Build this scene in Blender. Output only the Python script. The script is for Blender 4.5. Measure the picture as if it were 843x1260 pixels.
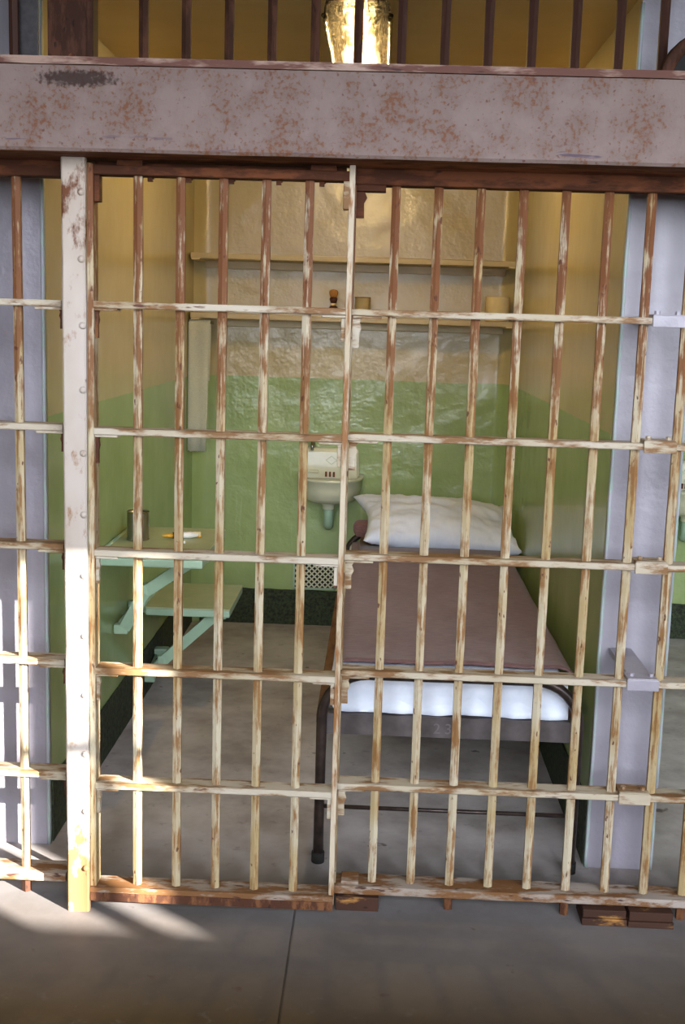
import bpy, bmesh, math, random
from mathutils import Vector, Matrix, noise as mnoise
random.seed(7)
for o in list(bpy.data.objects): bpy.data.objects.remove(o, do_unlink=True)
S = bpy.context.scene
C = S.collection

# ------------------------------------------------------------------ camera
CAM = Vector((0.8952, -2.8516, 1.5012))
FOCAL_PX = 1443.0
r_ = Vector((0.99901728, 0.03302651, 0.02955878))
d_ = Vector((0.03449806, -0.16070065, -0.98640011))
f_ = Vector((-0.02782724, 0.98645048, -0.16168208))
cam = bpy.data.cameras.new('camera'); co = bpy.data.objects.new('camera', cam); C.objects.link(co)
m = Matrix((r_, -d_, -f_)).transposed().to_4x4(); m.translation = CAM
co.matrix_world = m
cam.sensor_fit = 'VERTICAL'; cam.sensor_height = 36.0; cam.sensor_width = 24.0
cam.lens = 36.0 * FOCAL_PX / 1260.0
cam.clip_start = 0.05
S.camera = co

# ------------------------------------------------------------------ world, daylight, exposure
S.view_settings.view_transform = 'Standard'
S.view_settings.look = 'None'
S.view_settings.gamma = 1.0
S.view_settings.use_curve_mapping = False
S.view_settings.exposure = -0.25
w = bpy.data.worlds.new('sky'); S.world = w; w.use_nodes = True
bg = w.node_tree.nodes['Background']; bg.inputs[0].default_value = (0.62, 0.75, 1.0, 1); bg.inputs[1].default_value = 1.0

sun = bpy.data.lights.new('sun', 'SUN'); sun.energy = 66.0; sun.angle = math.radians(0.26); sun.color = (1.0, 0.95, 0.86)
so = bpy.data.objects.new('sun', sun); C.objects.link(so)
SUN_DIR = Vector((-1.3, 1.0, -0.58))
so.rotation_euler = SUN_DIR.to_track_quat('-Z', 'Y').to_euler()
so.location = (8, -8, 5)

HALL_Y = -6.2       # the wall of windows across the hall
WINDOWS = [(-0.7, 1.1, 1.3, 4.6), (2.1, 3.9, 1.3, 4.6), (4.7, 6.5, 1.3, 4.6), (6.93, 8.48, 3.47, 4.54)]   # x0, x1, z0, z1
for i, (x0, x1, z0, z1) in enumerate(WINDOWS[:3]):
    L = bpy.data.lights.new('window_daylight', 'AREA'); L.shape = 'RECTANGLE'
    L.size = x1 - x0; L.size_y = z1 - z0; L.energy = 620; L.color = (0.86, 0.91, 1.0)
    lo = bpy.data.objects.new('window_daylight', L); C.objects.link(lo)
    lo.location = ((x0 + x1) / 2, HALL_Y - 0.12, (z0 + z1) / 2); lo.rotation_euler = (math.radians(90), 0, 0)

# ------------------------------------------------------------------ materials
MATS = {}
class NT:
    def __init__(s, name):
        s.m = bpy.data.materials.new(name); s.m.use_nodes = True
        s.t = s.m.node_tree; s.b = s.t.nodes['Principled BSDF']; MATS[name] = s.m
        s._pos = None
    def n(s, typ, **kw):
        nd = s.t.nodes.new(typ)
        for k, v in kw.items(): setattr(nd, k, v)
        return nd
    def l(s, a, b): s.t.links.new(a, b)
    def pos(s, scale=(1, 1, 1)):
        if s._pos is None: s._pos = s.n('ShaderNodeNewGeometry')
        v = s.n('ShaderNodeVectorMath', operation='MULTIPLY'); s.l(s._pos.outputs['Position'], v.inputs[0]); v.inputs[1].default_value = scale
        return v.outputs[0]
    def noise(s, scale, detail=3, rough=0.6, stretch=(1, 1, 1)):
        nd = s.n('ShaderNodeTexNoise'); nd.inputs['Scale'].default_value = scale; nd.inputs['Detail'].default_value = detail; nd.inputs['Roughness'].default_value = rough
        s.l(s.pos(stretch), nd.inputs['Vector']); return nd.outputs['Fac']
    def step(s, val, lo, hi, a=0.0, b=1.0):
        nd = s.n('ShaderNodeMapRange'); s.l(val, nd.inputs[0]); nd.inputs[1].default_value = lo; nd.inputs[2].default_value = hi; nd.inputs[3].default_value = a; nd.inputs[4].default_value = b
        return nd.outputs[0]
    def math(s, op, a, b):
        nd = s.n('ShaderNodeMath', operation=op)
        for i, v in enumerate((a, b)):
            if isinstance(v, (int, float)): nd.inputs[i].default_value = v
            else: s.l(v, nd.inputs[i])
        return nd.outputs[0]
    def mix(s, fac, a, b):
        nd = s.n('ShaderNodeMix', data_type='RGBA')
        if isinstance(fac, (int, float)): nd.inputs[0].default_value = fac
        else: s.l(fac, nd.inputs[0])
        for i, v in ((6, a), (7, b)):
            if isinstance(v, tuple): nd.inputs[i].default_value = (*v, 1)
            else: s.l(v, nd.inputs[i])
        return nd.outputs[2]
    def sep(s, axis):
        if s._pos is None: s._pos = s.n('ShaderNodeNewGeometry')
        nd = s.n('ShaderNodeSeparateXYZ'); s.l(s._pos.outputs['Position'], nd.inputs[0]); return nd.outputs[axis]
    def bump(s, h, strength=0.3, dist=0.01):
        nd = s.n('ShaderNodeBump'); nd.inputs['Strength'].default_value = strength; nd.inputs['Distance'].default_value = dist
        s.l(h, nd.inputs['Height']); s.l(nd.outputs[0], s.b.inputs['Normal'])
    def done(s, col, rough=0.6, metal=0.0, spec=0.5):
        if isinstance(col, tuple): s.b.inputs['Base Color'].default_value = (*col, 1)
        else: s.l(col, s.b.inputs['Base Color'])
        if isinstance(rough, (int, float)): s.b.inputs['Roughness'].default_value = rough
        else: s.l(rough, s.b.inputs['Roughness'])
        s.b.inputs['Metallic'].default_value = metal; s.b.inputs['Specular IOR Level'].default_value = spec
        return s.m
def lin(r, g, b):
    f = lambda c: (c / 255 / 12.92) if c / 255 <= 0.04045 else ((c / 255 + 0.055) / 1.055) ** 2.4
    return (f(r), f(g), f(b))

def old_paint(name, paint, paint2, rust, dark, amount=0.5, scale=40, stretch=(1, 1, 1), rough=0.55, topz=None, spot=0.66):
    t = NT(name)
    a = t.noise(scale, 4, 0.65, stretch); b = t.noise(scale * 0.22, 3, 0.6, stretch); c = t.noise(scale * 1.7, 2, 0.5, stretch)
    base = t.mix(t.step(b, 0.35, 0.65), paint, paint2)
    thr = 1.0 - amount
    v = t.math('ADD', t.math('MULTIPLY', a, 0.75), t.math('MULTIPLY', b, 0.4))
    if topz:       # extra rust towards one end, with a darker rust tone near the top
        v = t.math('ADD', v, t.step(t.sep(2), topz[0], topz[1], 0.0, topz[2]))
    k = t.step(v, thr, thr + 0.10)
    if topz: rust = t.mix(t.step(t.math('ADD', t.sep(2), t.math('MULTIPLY', b, 0.5)), 1.55, 1.95), rust, lin(92, 54, 32))
    col = t.mix(k, base, rust)
    col = t.mix(t.step(c, spot, spot + 0.06), col, dark)
    t.bump(t.math('ADD', a, k), 0.25, 0.002)
    return t.done(col, rough + 0.1, 0.0, 0.16)

def flat(name, col, rough=0.6, metal=0.0, var=None, scale=30, bump=0.0, stretch=(1, 1, 1), spec=0.5):
    t = NT(name)
    n = t.noise(scale, 3, 0.6, stretch)
    c = t.mix(t.step(n, 0.35, 0.65), col, var) if var else col
    if bump: t.bump(n, bump, 0.004)
    return t.done(c, rough, metal, spec)

CREAM = lin(184, 170, 128); GREEN = lin(152, 170, 112); GREEN2 = lin(140, 160, 102)
def wall_paint(name, bump=0.5, rough=0.28):
    t = NT(name)
    nz = t.noise(7, 3, 0.6); fine = t.noise(60, 3, 0.6)
    h = t.math('ADD', t.sep(2), t.math('MULTIPLY', t.math('SUBTRACT', nz, 0.5), 0.012))
    g = t.mix(t.step(t.noise(4, 4, 0.6), 0.35, 0.65), GREEN, GREEN2)
    g = t.mix(t.step(t.noise(22, 4, 0.7, (1, 1, 0.12)), 0.62, 0.72, 0, 0.35), g, lin(180, 190, 155))
    c = t.mix(t.step(t.noise(3, 4, 0.6), 0.35, 0.65), CREAM, lin(176, 161, 118))
    col = t.mix(t.step(h, 1.2175, 1.2215), g, c)
    lum = t.math('ADD', t.noise(10, 3, 0.55), t.math('MULTIPLY', fine, 0.15))
    t.bump(lum, bump, 0.012)
    return t.done(col, rough, 0, 0.5)
M_WALL = wall_paint('cell_wall_paint', 0.10, 0.19)
M_BACK = wall_paint('cell_back_wall_paint', 0.6, 0.25)
def pillar_paint():
    t = NT('pillar_paint')
    a = t.noise(26, 4, 0.6); b = t.noise(6, 3, 0.6, (1, 1, 0.5))
    col = t.mix(t.step(b, 0.4, 0.62), lin(141, 137, 146), lin(129, 124, 133))
    col = t.mix(t.step(a, 0.72, 0.78, 0, 0.7), col, lin(150, 120, 110))
    t.bump(t.math('ADD', a, t.math('MULTIPLY', t.noise(14, 2, 0.6, (0.25, 1, 1)), 0.8)), 0.35, 0.008)
    return t.done(col, 0.4, 0, 0.5)
M_PILLAR = pillar_paint()
M_MINT = flat('chipped_mint_paint', lin(140, 158, 150), 0.5, var=lin(150, 150, 158), scale=50)
def bar_paint(name, p1, p2, r1, r2, dark, top):
    t = NT(name)
    st = t.noise(120, 3, 0.6, (1, 1, 0.07)); bl = t.noise(26, 4, 0.65, (1, 1, 0.45)); big = t.noise(5, 3, 0.6, (1, 1, 0.6)); sp = t.noise(75, 2, 0.5, (1, 1, 0.45))
    base = t.mix(t.step(big, 0.4, 0.6), p1, p2)
    v = t.math('ADD', t.math('ADD', t.math('MULTIPLY', st, 0.55), t.math('MULTIPLY', bl, 0.5)), t.step(t.sep(2), 0.95, 1.85, 0.0, top))  # rust thickens upward, some of it standing in for shade under the beam
    k = t.step(v, 0.505, 0.605, 0, 0.95)
    rust = t.mix(t.step(t.math('ADD', t.sep(2), t.math('MULTIPLY', bl, 0.5)), 1.35, 1.9), r1, r2)
    col = t.mix(k, base, rust)
    col = t.mix(t.step(sp, 0.67, 0.72, 0, 0.9), col, dark)
    col = t.mix(t.step(t.sep(2), 1.86, 1.90), col, t.mix(k, lin(70, 45, 36), lin(56, 34, 26)))     # darker above the header, partly shade put into the colour
    t.bump(t.math('ADD', bl, k), 0.25, 0.002)
    return t.done(col, 0.6, 0.0, 0.18)
M_BAR = bar_paint('bar_paint', lin(170, 160, 138), lin(152, 133, 96), lin(120, 85, 49), lin(98, 56, 30), lin(76, 44, 30), 0.12)
M_SILL = old_paint('sill_rail_paint', lin(146, 136, 128), lin(128, 114, 100), lin(104, 72, 44), lin(66, 44, 36), 0.47, 40, (0.3, 1, 1), 0.6)
M_STILE = old_paint('stile_paint', lin(178, 166, 146), lin(160, 146, 122), lin(126, 88, 54), lin(84, 52, 42), 0.43, 55, (1, 1, 0.16), 0.5, spot=0.69)
M_RAIL = old_paint('rail_paint', lin(170, 161, 146), lin(150, 137, 112), lin(114, 84, 55), lin(84, 56, 46), 0.45, 42, (0.25, 1, 1), 0.5, spot=0.68)
M_RUST = old_paint('rusted_iron', lin(106, 70, 44), lin(88, 56, 37), lin(66, 40, 28), lin(44, 29, 23), 0.5, 45, (1, 1, 0.4), 0.7)
M_HEAD = old_paint('header_iron', lin(100, 58, 34), lin(84, 48, 30), lin(64, 36, 22), lin(38, 26, 20), 0.5, 30, (0.3, 1, 1), 0.7)
M_UPBAR = old_paint('upper_bar_paint', lin(78, 49, 35), lin(66, 41, 30), lin(52, 31, 21), lin(36, 24, 19), 0.5, 45, (1, 1, 0.3), 0.65)  # dark tone of the iron above the beam, partly painted-in shade
M_POST = old_paint('post_paint', lin(174, 164, 156), lin(160, 148, 136), lin(128, 92, 62), lin(92, 58, 48), 0.385, 30, (1, 1, 0.5), 0.5, topz=(0.30, 0.06, 0.15), spot=0.71)
def beam_paint():
    t = NT('beam_paint')
    a = t.noise(95, 4, 0.6); b = t.noise(12, 4, 0.6); c = t.noise(70, 3, 0.5)
    col = t.mix(t.step(b, 0.36, 0.64), lin(115, 100, 95), lin(102, 86, 80))
    v = t.math('ADD', t.math('MULTIPLY', a, 0.7), t.math('MULTIPLY', b, 0.45))
    col = t.mix(t.step(v, 0.60, 0.70, 0, 0.85), col, lin(98, 60, 36))
    sc = t.noise(30, 3, 0.6, (0.22, 1, 1.6)); low = t.step(t.sep(2), 1.90, 1.865)
    col = t.mix(t.math('MULTIPLY', t.step(sc, 0.62, 0.66), low), col, lin(74, 62, 76))
    col = t.mix(t.step(c, 0.65, 0.71, 0, 0.8), col, lin(82, 54, 48))
    # one old burn mark near the post head, a stain with a shape of its own
    px, pz = t.sep(0), t.sep(2)
    ex = t.math('MULTIPLY', t.math('SUBTRACT', px, 0.215), 9.5); ez = t.math('MULTIPLY', t.math('SUBTRACT', pz, 2.003), 48.0)
    rr = t.math('ADD', t.math('MULTIPLY', ex, ex), t.math('MULTIPLY', ez, ez))
    s = t.math('ADD', t.step(rr, 0.0, 1.3, 1.0, 0.0), t.math('MULTIPLY', t.math('SUBTRACT', a, 0.5), 1.6))
    col = t.mix(t.step(s, 0.3, 0.75, 0, 0.9), col, lin(44, 30, 25))
    t.bump(a, 0.3, 0.003)
    return t.done(col, 0.62, 0, 0.16)
M_BEAM = beam_paint()
M_LIP = old_paint('beam_lip_paint', lin(150, 128, 116), lin(128, 104, 92), lin(92, 62, 54), lin(58, 42, 44), 0.5, 40, (0.2, 1, 1), 0.6)
def floor_mat():
    t = NT('concrete_floor')
    a = t.noise(3.2, 5, 0.62); b = t.noise(22, 4, 0.65); c = t.noise(9, 3, 0.6)
    cell = t.mix(t.step(a, 0.36, 0.64), lin(192, 184, 182), lin(150, 140, 136))
    hall = t.mix(t.step(a, 0.36, 0.64), lin(68, 53, 32), lin(55, 42, 25))
    thr = t.mix(t.step(a, 0.36, 0.64), lin(118, 114, 114), lin(99, 94, 92))
    yy = t.math('ADD', t.sep(1), t.math('MULTIPLY', t.math('SUBTRACT', a, 0.5), 0.22))
    col = t.mix(t.step(yy, -0.55, -0.02), hall, thr)
    col = t.mix(t.step(yy, 0.05, 0.5), col, cell)      # brown hall floor to grey threshold; foreground dimming partly put into the colour
    col = t.mix(t.step(b, 0.60, 0.74, 0, 0.45), col, lin(92, 84, 78))
    col = t.mix(t.step(c, 0.69, 0.73, 0, 0.75), col, lin(70, 52, 46))
    t.bump(t.math('ADD', b, a), 0.12, 0.004)
    return t.done(col, t.step(a, 0.3, 0.7, 0.5, 0.68), 0, 0.2)
M_FLOOR = floor_mat()
M_BASE = flat('baseboard_black_green', lin(20, 27, 15), 0.85, var=lin(58, 68, 44), scale=70, bump=0.9)
M_CEIL = flat('ceiling_cream', lin(186, 156, 100), 0.45, var=lin(178, 148, 92), scale=5, bump=0.1)
M_HALL = flat('hall_plaster', lin(150, 146, 140), 0.8, var=lin(138, 134, 128), scale=2)
M_SHELF = flat('shelf_cream', lin(186, 168, 124), 0.4, var=lin(178, 158, 114), scale=9)
M_MINTM = flat('mint_steel', lin(158, 184, 158), 0.4, var=lin(148, 175, 149), scale=12, bump=0.1)
M_TABLE = flat('table_top_paint', lin(164, 174, 138), 0.4, var=lin(154, 164, 126), scale=10)
M_PORC = flat('porcelain', lin(204, 204, 178), 0.2, var=lin(196, 196, 168), scale=6)
M_RUSTY = flat('rust_slot', lin(120, 66, 24), 0.8, var=lin(70, 38, 20), scale=80)
M_CHROME = flat('dull_chrome', lin(170, 170, 165), 0.25, 1.0)
M_TIN = flat('tin', lin(200, 194, 184), 0.36, 1.0, var=lin(150, 146, 140), scale=20, stretch=(1, 1, 0.2))
M_DARK = flat('dark_void', lin(20, 18, 16), 0.9)
M_BEDFR = flat('bed_iron', lin(84, 77, 76), 0.45, 0.3, var=lin(66, 60, 60), scale=20)
M_BEDRUST = old_paint('bed_side_iron', lin(128, 94, 66), lin(112, 80, 58), lin(92, 60, 44), lin(60, 42, 36), 0.45, 40, (1, 0.2, 1), 0.55)
M_TUBE = flat('bed_tube', lin(70, 58, 52), 0.35, 0.5, var=lin(46, 38, 36), scale=30)
def fabric(name, c1, c2, scale, stretch, bump, rough=0.9):
    t = NT(name); a = t.noise(scale, 3, 0.7, stretch); b = t.noise(5, 3, 0.6)
    col = t.mix(t.step(a, 0.4, 0.6), c1, c2)
    t.bump(t.math('ADD', t.math('MULTIPLY', a, 0.5), b), bump, 0.006)
    t.b.inputs['Sheen Weight'].default_value = 0.15
    return t.done(col, rough, 0, 0.2)
M_BLANK = fabric('brown_wool', lin(118, 89, 87), lin(102, 75, 74), 150, (0.16, 1, 1), 0.2)
M_DARKB = fabric('dark_wool', lin(104, 80, 80), lin(86, 66, 68), 90, (0.2, 1, 1), 0.3)
M_SHEET = fabric('white_cotton', lin(212, 218, 230), lin(203, 210, 224), 14, (1, 1, 1), 0.3)
M_TOWEL = fabric('grey_towel', lin(192, 190, 168), lin(182, 180, 158), 200, (1, 1, 1), 0.2)
M_PAPER = flat('paper', lin(224, 206, 160), 0.9)
M_WOODK = old_paint('worn_block', lin(66, 42, 31), lin(52, 34, 27), lin(150, 108, 58), lin(36, 25, 22), 0.37, 22, (0.5, 1, 1.4), 0.6)
M_YEL = flat('yellow_plastic', lin(226, 168, 52), 0.4)
M_WHT = flat('white_plastic', lin(228, 228, 224), 0.35)
M_RED = flat('red_plastic', lin(150, 40, 34), 0.4)
M_BRIS = flat('bristle', lin(190, 136, 70), 0.9, var=lin(160, 108, 52), scale=300, stretch=(1, 1, 0.1))
M_BRN = flat('brown_handle', lin(70, 34, 20), 0.3)
M_WFRAME = flat('window_paint', lin(150, 150, 146), 0.5)
def foil():
    t = NT('crinkled_foil')
    a = t.noise(38, 4, 0.7, (1, 0.5, 1)); b = t.noise(11, 3, 0.6, (1, 0.3, 1))
    t.bump(t.math('ADD', a, b), 0.7, 0.012)
    return t.done(lin(74, 58, 33), 0.14, 1.0)
M_FOIL = foil()
def glow(name, col, st):
    t = NT(name); t.b.inputs['Emission Color'].default_value = (*col, 1); t.b.inputs['Emission Strength'].default_value = st
    return t.done((0.8, 0.8, 0.8), 0.3)
M_BULB = glow('lit_bulb', (1.0, 0.78, 0.42), 8.0)

# ------------------------------------------------------------------ mesh helpers
class MB:
    def __init__(s): s.v = []; s.f = []; s.mi = []; s.sm = []
    def add(s, vs, fs, mi=0, smooth=False):
        o = len(s.v); s.v += [tuple(v) for v in vs]
        for i, f in enumerate(fs):
            s.f.append(tuple(o + k for k in f)); s.mi.append(mi[i] if isinstance(mi, (list, tuple)) else mi); s.sm.append(smooth)
        return s
    def box(s, x0, x1, y0, y1, z0, z1, mi=0, bev=0.0):
        # faces order: bottom, top, front(-y), right(+x), back(+y), left(-x)
        if bev <= 0:
            v = [(x0,y0,z0),(x1,y0,z0),(x1,y1,z0),(x0,y1,z0),(x0,y0,z1),(x1,y0,z1),(x1,y1,z1),(x0,y1,z1)]
            return s.add(v, [(3,2,1,0),(4,5,6,7),(0,1,5,4),(1,2,6,5),(2,3,7,6),(3,0,4,7)], mi)
        bm = bmesh.new(); bmesh.ops.create_cube(bm, size=1.0)
        for v in bm.verts: v.co = Vector(((x0+x1)/2 + v.co.x*(x1-x0), (y0+y1)/2 + v.co.y*(y1-y0), (z0+z1)/2 + v.co.z*(z1-z0)))
        bmesh.ops.bevel(bm, geom=list(bm.edges), offset=min(bev, 0.45*min(x1-x0, y1-y0, z1-z0)), segments=2, affect='EDGES', profile=0.6)
        bm.verts.index_update(); s.add([v.co for v in bm.verts], [[v.index for v in f.verts] for f in bm.faces], mi); bm.free()
        return s
    def cyl(s, p0, p1, r0, r1=None, n=12, mi=0, smooth=True, cap=True, phase=0.0):
        r1 = r0 if r1 is None else r1
        p0, p1 = Vector(p0), Vector(p1); a = (p1 - p0).normalized()
        u = a.orthogonal().normalized() if abs(a.z) < 0.99 else Vector((1, 0, 0)); w2 = a.cross(u)
        vs = []
        for p, r in ((p0, r0), (p1, r1)):
            for i in range(n):
                t = 2*math.pi*i/n + phase; vs.append(p + (u*math.cos(t) + w2*math.sin(t))*r)
        s.add(vs, [(i, (i+1) % n, n+(i+1) % n, n+i) for i in range(n)], mi, smooth)
        if cap: s.add(vs, [tuple(range(n-1, -1, -1)), tuple(range(n, 2*n))], mi)
        return s
    def tube(s, pts, r, n=10, mi=0):
        pts = [Vector(p) for p in pts]; rings = []; up = None
        for i, p in enumerate(pts):
            a = (pts[min(i+1, len(pts)-1)] - pts[max(i-1, 0)]).normalized()
            if up is None: up = a.orthogonal().normalized()
            up = (up - a*up.dot(a)).normalized(); w2 = a.cross(up)
            rr = r[i] if isinstance(r, (list, tuple)) else r
            rings.append([p + (up*math.cos(2*math.pi*k/n) + w2*math.sin(2*math.pi*k/n))*rr for k in range(n)])
        return s.loft(rings, mi)
    def loft(s, rings, mi=0, cap=True, smooth=True):
        n = len(rings[0]); vs = [v for rg in rings for v in rg]; fs = []
        for j in range(len(rings)-1):
            for k in range(n): fs.append((j*n+k, j*n+(k+1) % n, (j+1)*n+(k+1) % n, (j+1)*n+k))
        s.add(vs, fs, mi, smooth)
        if cap: s.add(vs, [tuple(range(n-1, -1, -1)), tuple((len(rings)-1)*n+k for k in range(n))], mi)
        return s
    def lathe(s, prof, c, n=24, mi=0, cap=True):
        return s.loft([[(c[0]+r*math.cos(2*math.pi*k/n), c[1]+r*math.sin(2*math.pi*k/n), c[2]+z) for k in range(n)] for r, z in prof], mi, cap)
    def bar(s, p0, p1, wx, th, mi=0, side=None):
        # flat strap from p0 to p1: width wx along `side`, thickness th
        p0, p1 = Vector(p0), Vector(p1); a = (p1-p0).normalized()
        u = Vector(side) if side else Vector((0, 1, 0)); u = (u - a*u.dot(a)).normalized(); t = a.cross(u)
        vs = [p + u*sx*wx/2 + t*st*th/2 for p in (p0, p1) for sx, st in ((-1,-1),(1,-1),(1,1),(-1,1))]
        return s.add(vs, [(3,2,1,0),(4,5,6,7),(0,1,5,4),(1,2,6,5),(2,3,7,6),(3,0,4,7)], mi)
    def mesh(s, name, mats):
        me = bpy.data.meshes.new(name); me.from_pydata(s.v, [], s.f)
        for mm in (mats if isinstance(mats, (list, tuple)) else [mats]): me.materials.append(mm)
        me.polygons.foreach_set('material_index', s.mi); me.polygons.foreach_set('use_smooth', s.sm)
        bm = bmesh.new(); bm.from_mesh(me); bmesh.ops.remove_doubles(bm, verts=bm.verts, dist=1e-6); bmesh.ops.recalc_face_normals(bm, faces=bm.faces); bm.to_mesh(me); bm.free()
        me.update(); return me
    def build(s, name, mats, parent=None):
        return link(name, s.mesh(name, mats), parent)
def link(name, me, parent=None, loc=None):
    o = bpy.data.objects.new(name, me); C.objects.link(o)
    if loc is not None: o.location = loc
    if parent is not None:
        o.parent = parent
        o.matrix_parent_inverse = Matrix.Translation(parent.location).inverted() if parent.parent is None else Matrix.Identity(4)
    return o
def tag(o, label=None, cat=None, group=None, kind=None):
    for k, v in (('label', label), ('category', cat), ('group', group), ('kind', kind)):
        if v: o[k] = v
    return o
def thing(name, loc, label, cat, group=None):
    o = bpy.data.objects.new(name, None); C.objects.link(o); o.location = loc; o.empty_display_size = 0.1
    return tag(o, label, cat, group)
def struct(o): o['kind'] = 'structure'; return o
def sub(name, mb, mats, parent):         # a sub-part: child of a part (all meshes are in world coordinates)
    o = mb.build(name, mats); o.parent = parent; o.matrix_parent_inverse = Matrix.Translation(parent.parent.location if parent.parent else parent.location).inverted() if False else parent_world(parent).inverted()
    return o
def parent_world(p):
    mw = Matrix.Translation(p.location)
    q = p
    if p.parent is not None: mw = Matrix.Translation(p.parent.location) @ p.matrix_parent_inverse @ Matrix.Translation(p.location)
    return mw

# ------------------------------------------------------------------ the setting
W = 1.52; TH = 0.185; PITCH = W + TH; YS = 0.271; YB = 2.823; H = 2.326
# floor: two hall slabs with a joint between them, and the cell floor
fl = MB()
JX = 0.725
fl.box(-9, JX-0.003, HALL_Y, 0.02, -0.15, 0.0); fl.box(JX+0.003, 12, HALL_Y, 0.02, -0.15, 0.0)
fl.box(-9, 12, 0.02, 3.2, -0.15, 0.0); fl.box(JX-0.003, JX+0.003, HALL_Y, 0.02, -0.15, -0.006)
struct(fl.build('floor', M_FLOOR))

def partition(name, x0, x1):
    p = MB(); p.box(x0, x1, YS, YB+0.02, 0, H+0.02, [0, 0, 1, 0, 0, 0])
    # uneven painted front edges
    o = struct(p.build(name, [M_WALL, M_PILLAR]))
    for side, xe in ((-1, x0), (1, x1)):
        e = MB(); n = 60; rings = []
        for k in range(n+1):
            z = (H-0.02)*k/n; jit = 0.0035*mnoise.noise(Vector((xe*7, z*9, 3.1))) + 0.002*mnoise.noise(Vector((xe*3, z*31, 1.7)))
            a = 0.0025 + jit*0.7
            rings.append([(xe - side*0.006, YS-0.0035, z), (xe + side*a*0.6, YS-0.0035, z), (xe + side*max(0.0015, a), YS+0.004, z), (xe+side*0.0012, YS+0.022, z), (xe - side*0.006, YS+0.022, z)])
        e.loft(rings, 0)
        e.build('paint_edge', M_MINT if side * (1 if x0 < 0 else -1) > 0 or x0 > 0 else M_PILLAR, o)
    return o
partition('wall_left', -TH, 0)
partition('wall_right', W, W+TH)
struct(MB().box(-TH-PITCH, -PITCH, YS, YB, 0, H, [0, 0, 1, 0, 0, 0]).build('wall_far_left', [M_WALL, M_PILLAR]))
struct(MB().box(W+PITCH, W+TH+PITCH, YS, YB, 0, H, [0, 0, 1, 0, 0, 0]).build('wall_far_right', [M_WALL, M_PILLAR]))

def back_wall(name, x0):
    # lumpy painted wall with chamfered corners
    b = MB(); nx, nz = 60, 84; vs = []; fs = []
    for j in range(nz+1):
        for i in range(nx+1):
            u = i/nx; x = x0 + W*u; z = H*j/nz
            ch = max(0.0, 0.05 - W*min(u, 1-u))
            y = YB - ch + 0.004*mnoise.noise(Vector((x*4.1, z*4.7, 0.3))) + 0.0022*mnoise.noise(Vector((x*11, z*13, 5.3)))
            vs.append((x, y, z))
    for j in range(nz):
        for i in range(nx): fs.append((j*(nx+1)+i, j*(nx+1)+i+1, (j+1)*(nx+1)+i+1, (j+1)*(nx+1)+i))
    b.add(vs, fs, 0, True); b.box(x0-0.05, x0+W+0.05, YB+0.02, YB+0.15, 0, H)
    return struct(b.build(name, M_BACK))
back_wall('wall_back', 0.0); back_wall('wall_back_right', PITCH); back_wall('wall_back_left', -PITCH)
struct(MB().box(-2.2, 4.2, YS, YB+0.1, H, H+0.15).build('ceiling', M_CEIL))
# unseen walkway slab for shade and cell fronts that rise above, and the rest of the hall behind the camera
struct(MB().box(-9, 12, 0.1, 0.5, H+0.15, 6.0).build('wall_upper_tiers', M_HALL))
struct(MB().box(-9, 12, -1.7, 0.1, 2.37, 2.49).build('ceiling_walkway_shade', M_HALL))  # unseen walkway slab, lowered and widened to shade the beam and upper pillar
struct(MB().box(-9, -2.2, 0.3, 0.5, 0, H+0.15).build('wall_tier_left', M_HALL))
struct(MB().box(4.2, 12, 0.3, 0.5, 0, H+0.15).build('wall_tier_right', M_HALL))
struct(MB().box(-9, 12, HALL_Y-0.3, 0.5, 6.0, 6.2).build('ceiling_hall', M_HALL))
struct(MB().box(-9.2, -9, HALL_Y-0.3, 0.5, 0, 6.2).build('wall_hall_left', M_HALL))
struct(MB().box(12, 12.2, HALL_Y-0.3, 0.5, 0, 6.2).build('wall_hall_right', M_HALL))
wf = MB(); xs = -9.0
y0, y1 = HALL_Y-0.1, HALL_Y
for (a, b, c, d) in WINDOWS:
    wf.box(xs, a, y0, y1, 0, 6.0); wf.box(a, b, y0, y1, 0, c); wf.box(a, b, y0, y1, d, 6.0); xs = b
wf.box(xs, 12, y0, y1, 0, 6.0)
struct(wf.build('wall_front', M_HALL))
for i, (a, b, c, d) in enumerate(WINDOWS):
    wo = thing('window_%d' % (i+1), ((a+b)/2, HALL_Y-0.05, c), None, None); wo['kind'] = 'structure'
    fr = MB()
    for args in ((a, a+0.04, c, d), (b-0.04, b, c, d), (a, b, c, c+0.04), (a, b, d-0.04, d)): fr.box(args[0], args[1], HALL_Y-0.08, HALL_Y-0.03, args[2], args[3])
    fr.build('window_frame', M_WFRAME, wo)
    nzm = 6 if i < 3 else 2
    for x in ([a + (b-a)*k/4 for k in (1, 2, 3)] if i < 3 else [8.26, 7.92, 7.58, 7.24]):
        MB().box(x-0.032, x+0.032, HALL_Y-0.07, HALL_Y-0.04, c, d).build('muntin', M_WFRAME, wo)
    for k in range(1, nzm):
        z = c + (d-c)*k/nzm; MB().box(a, b, HALL_Y-0.07, HALL_Y-0.04, z-0.02, z+0.02).build('muntin', M_WFRAME, wo)

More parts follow.
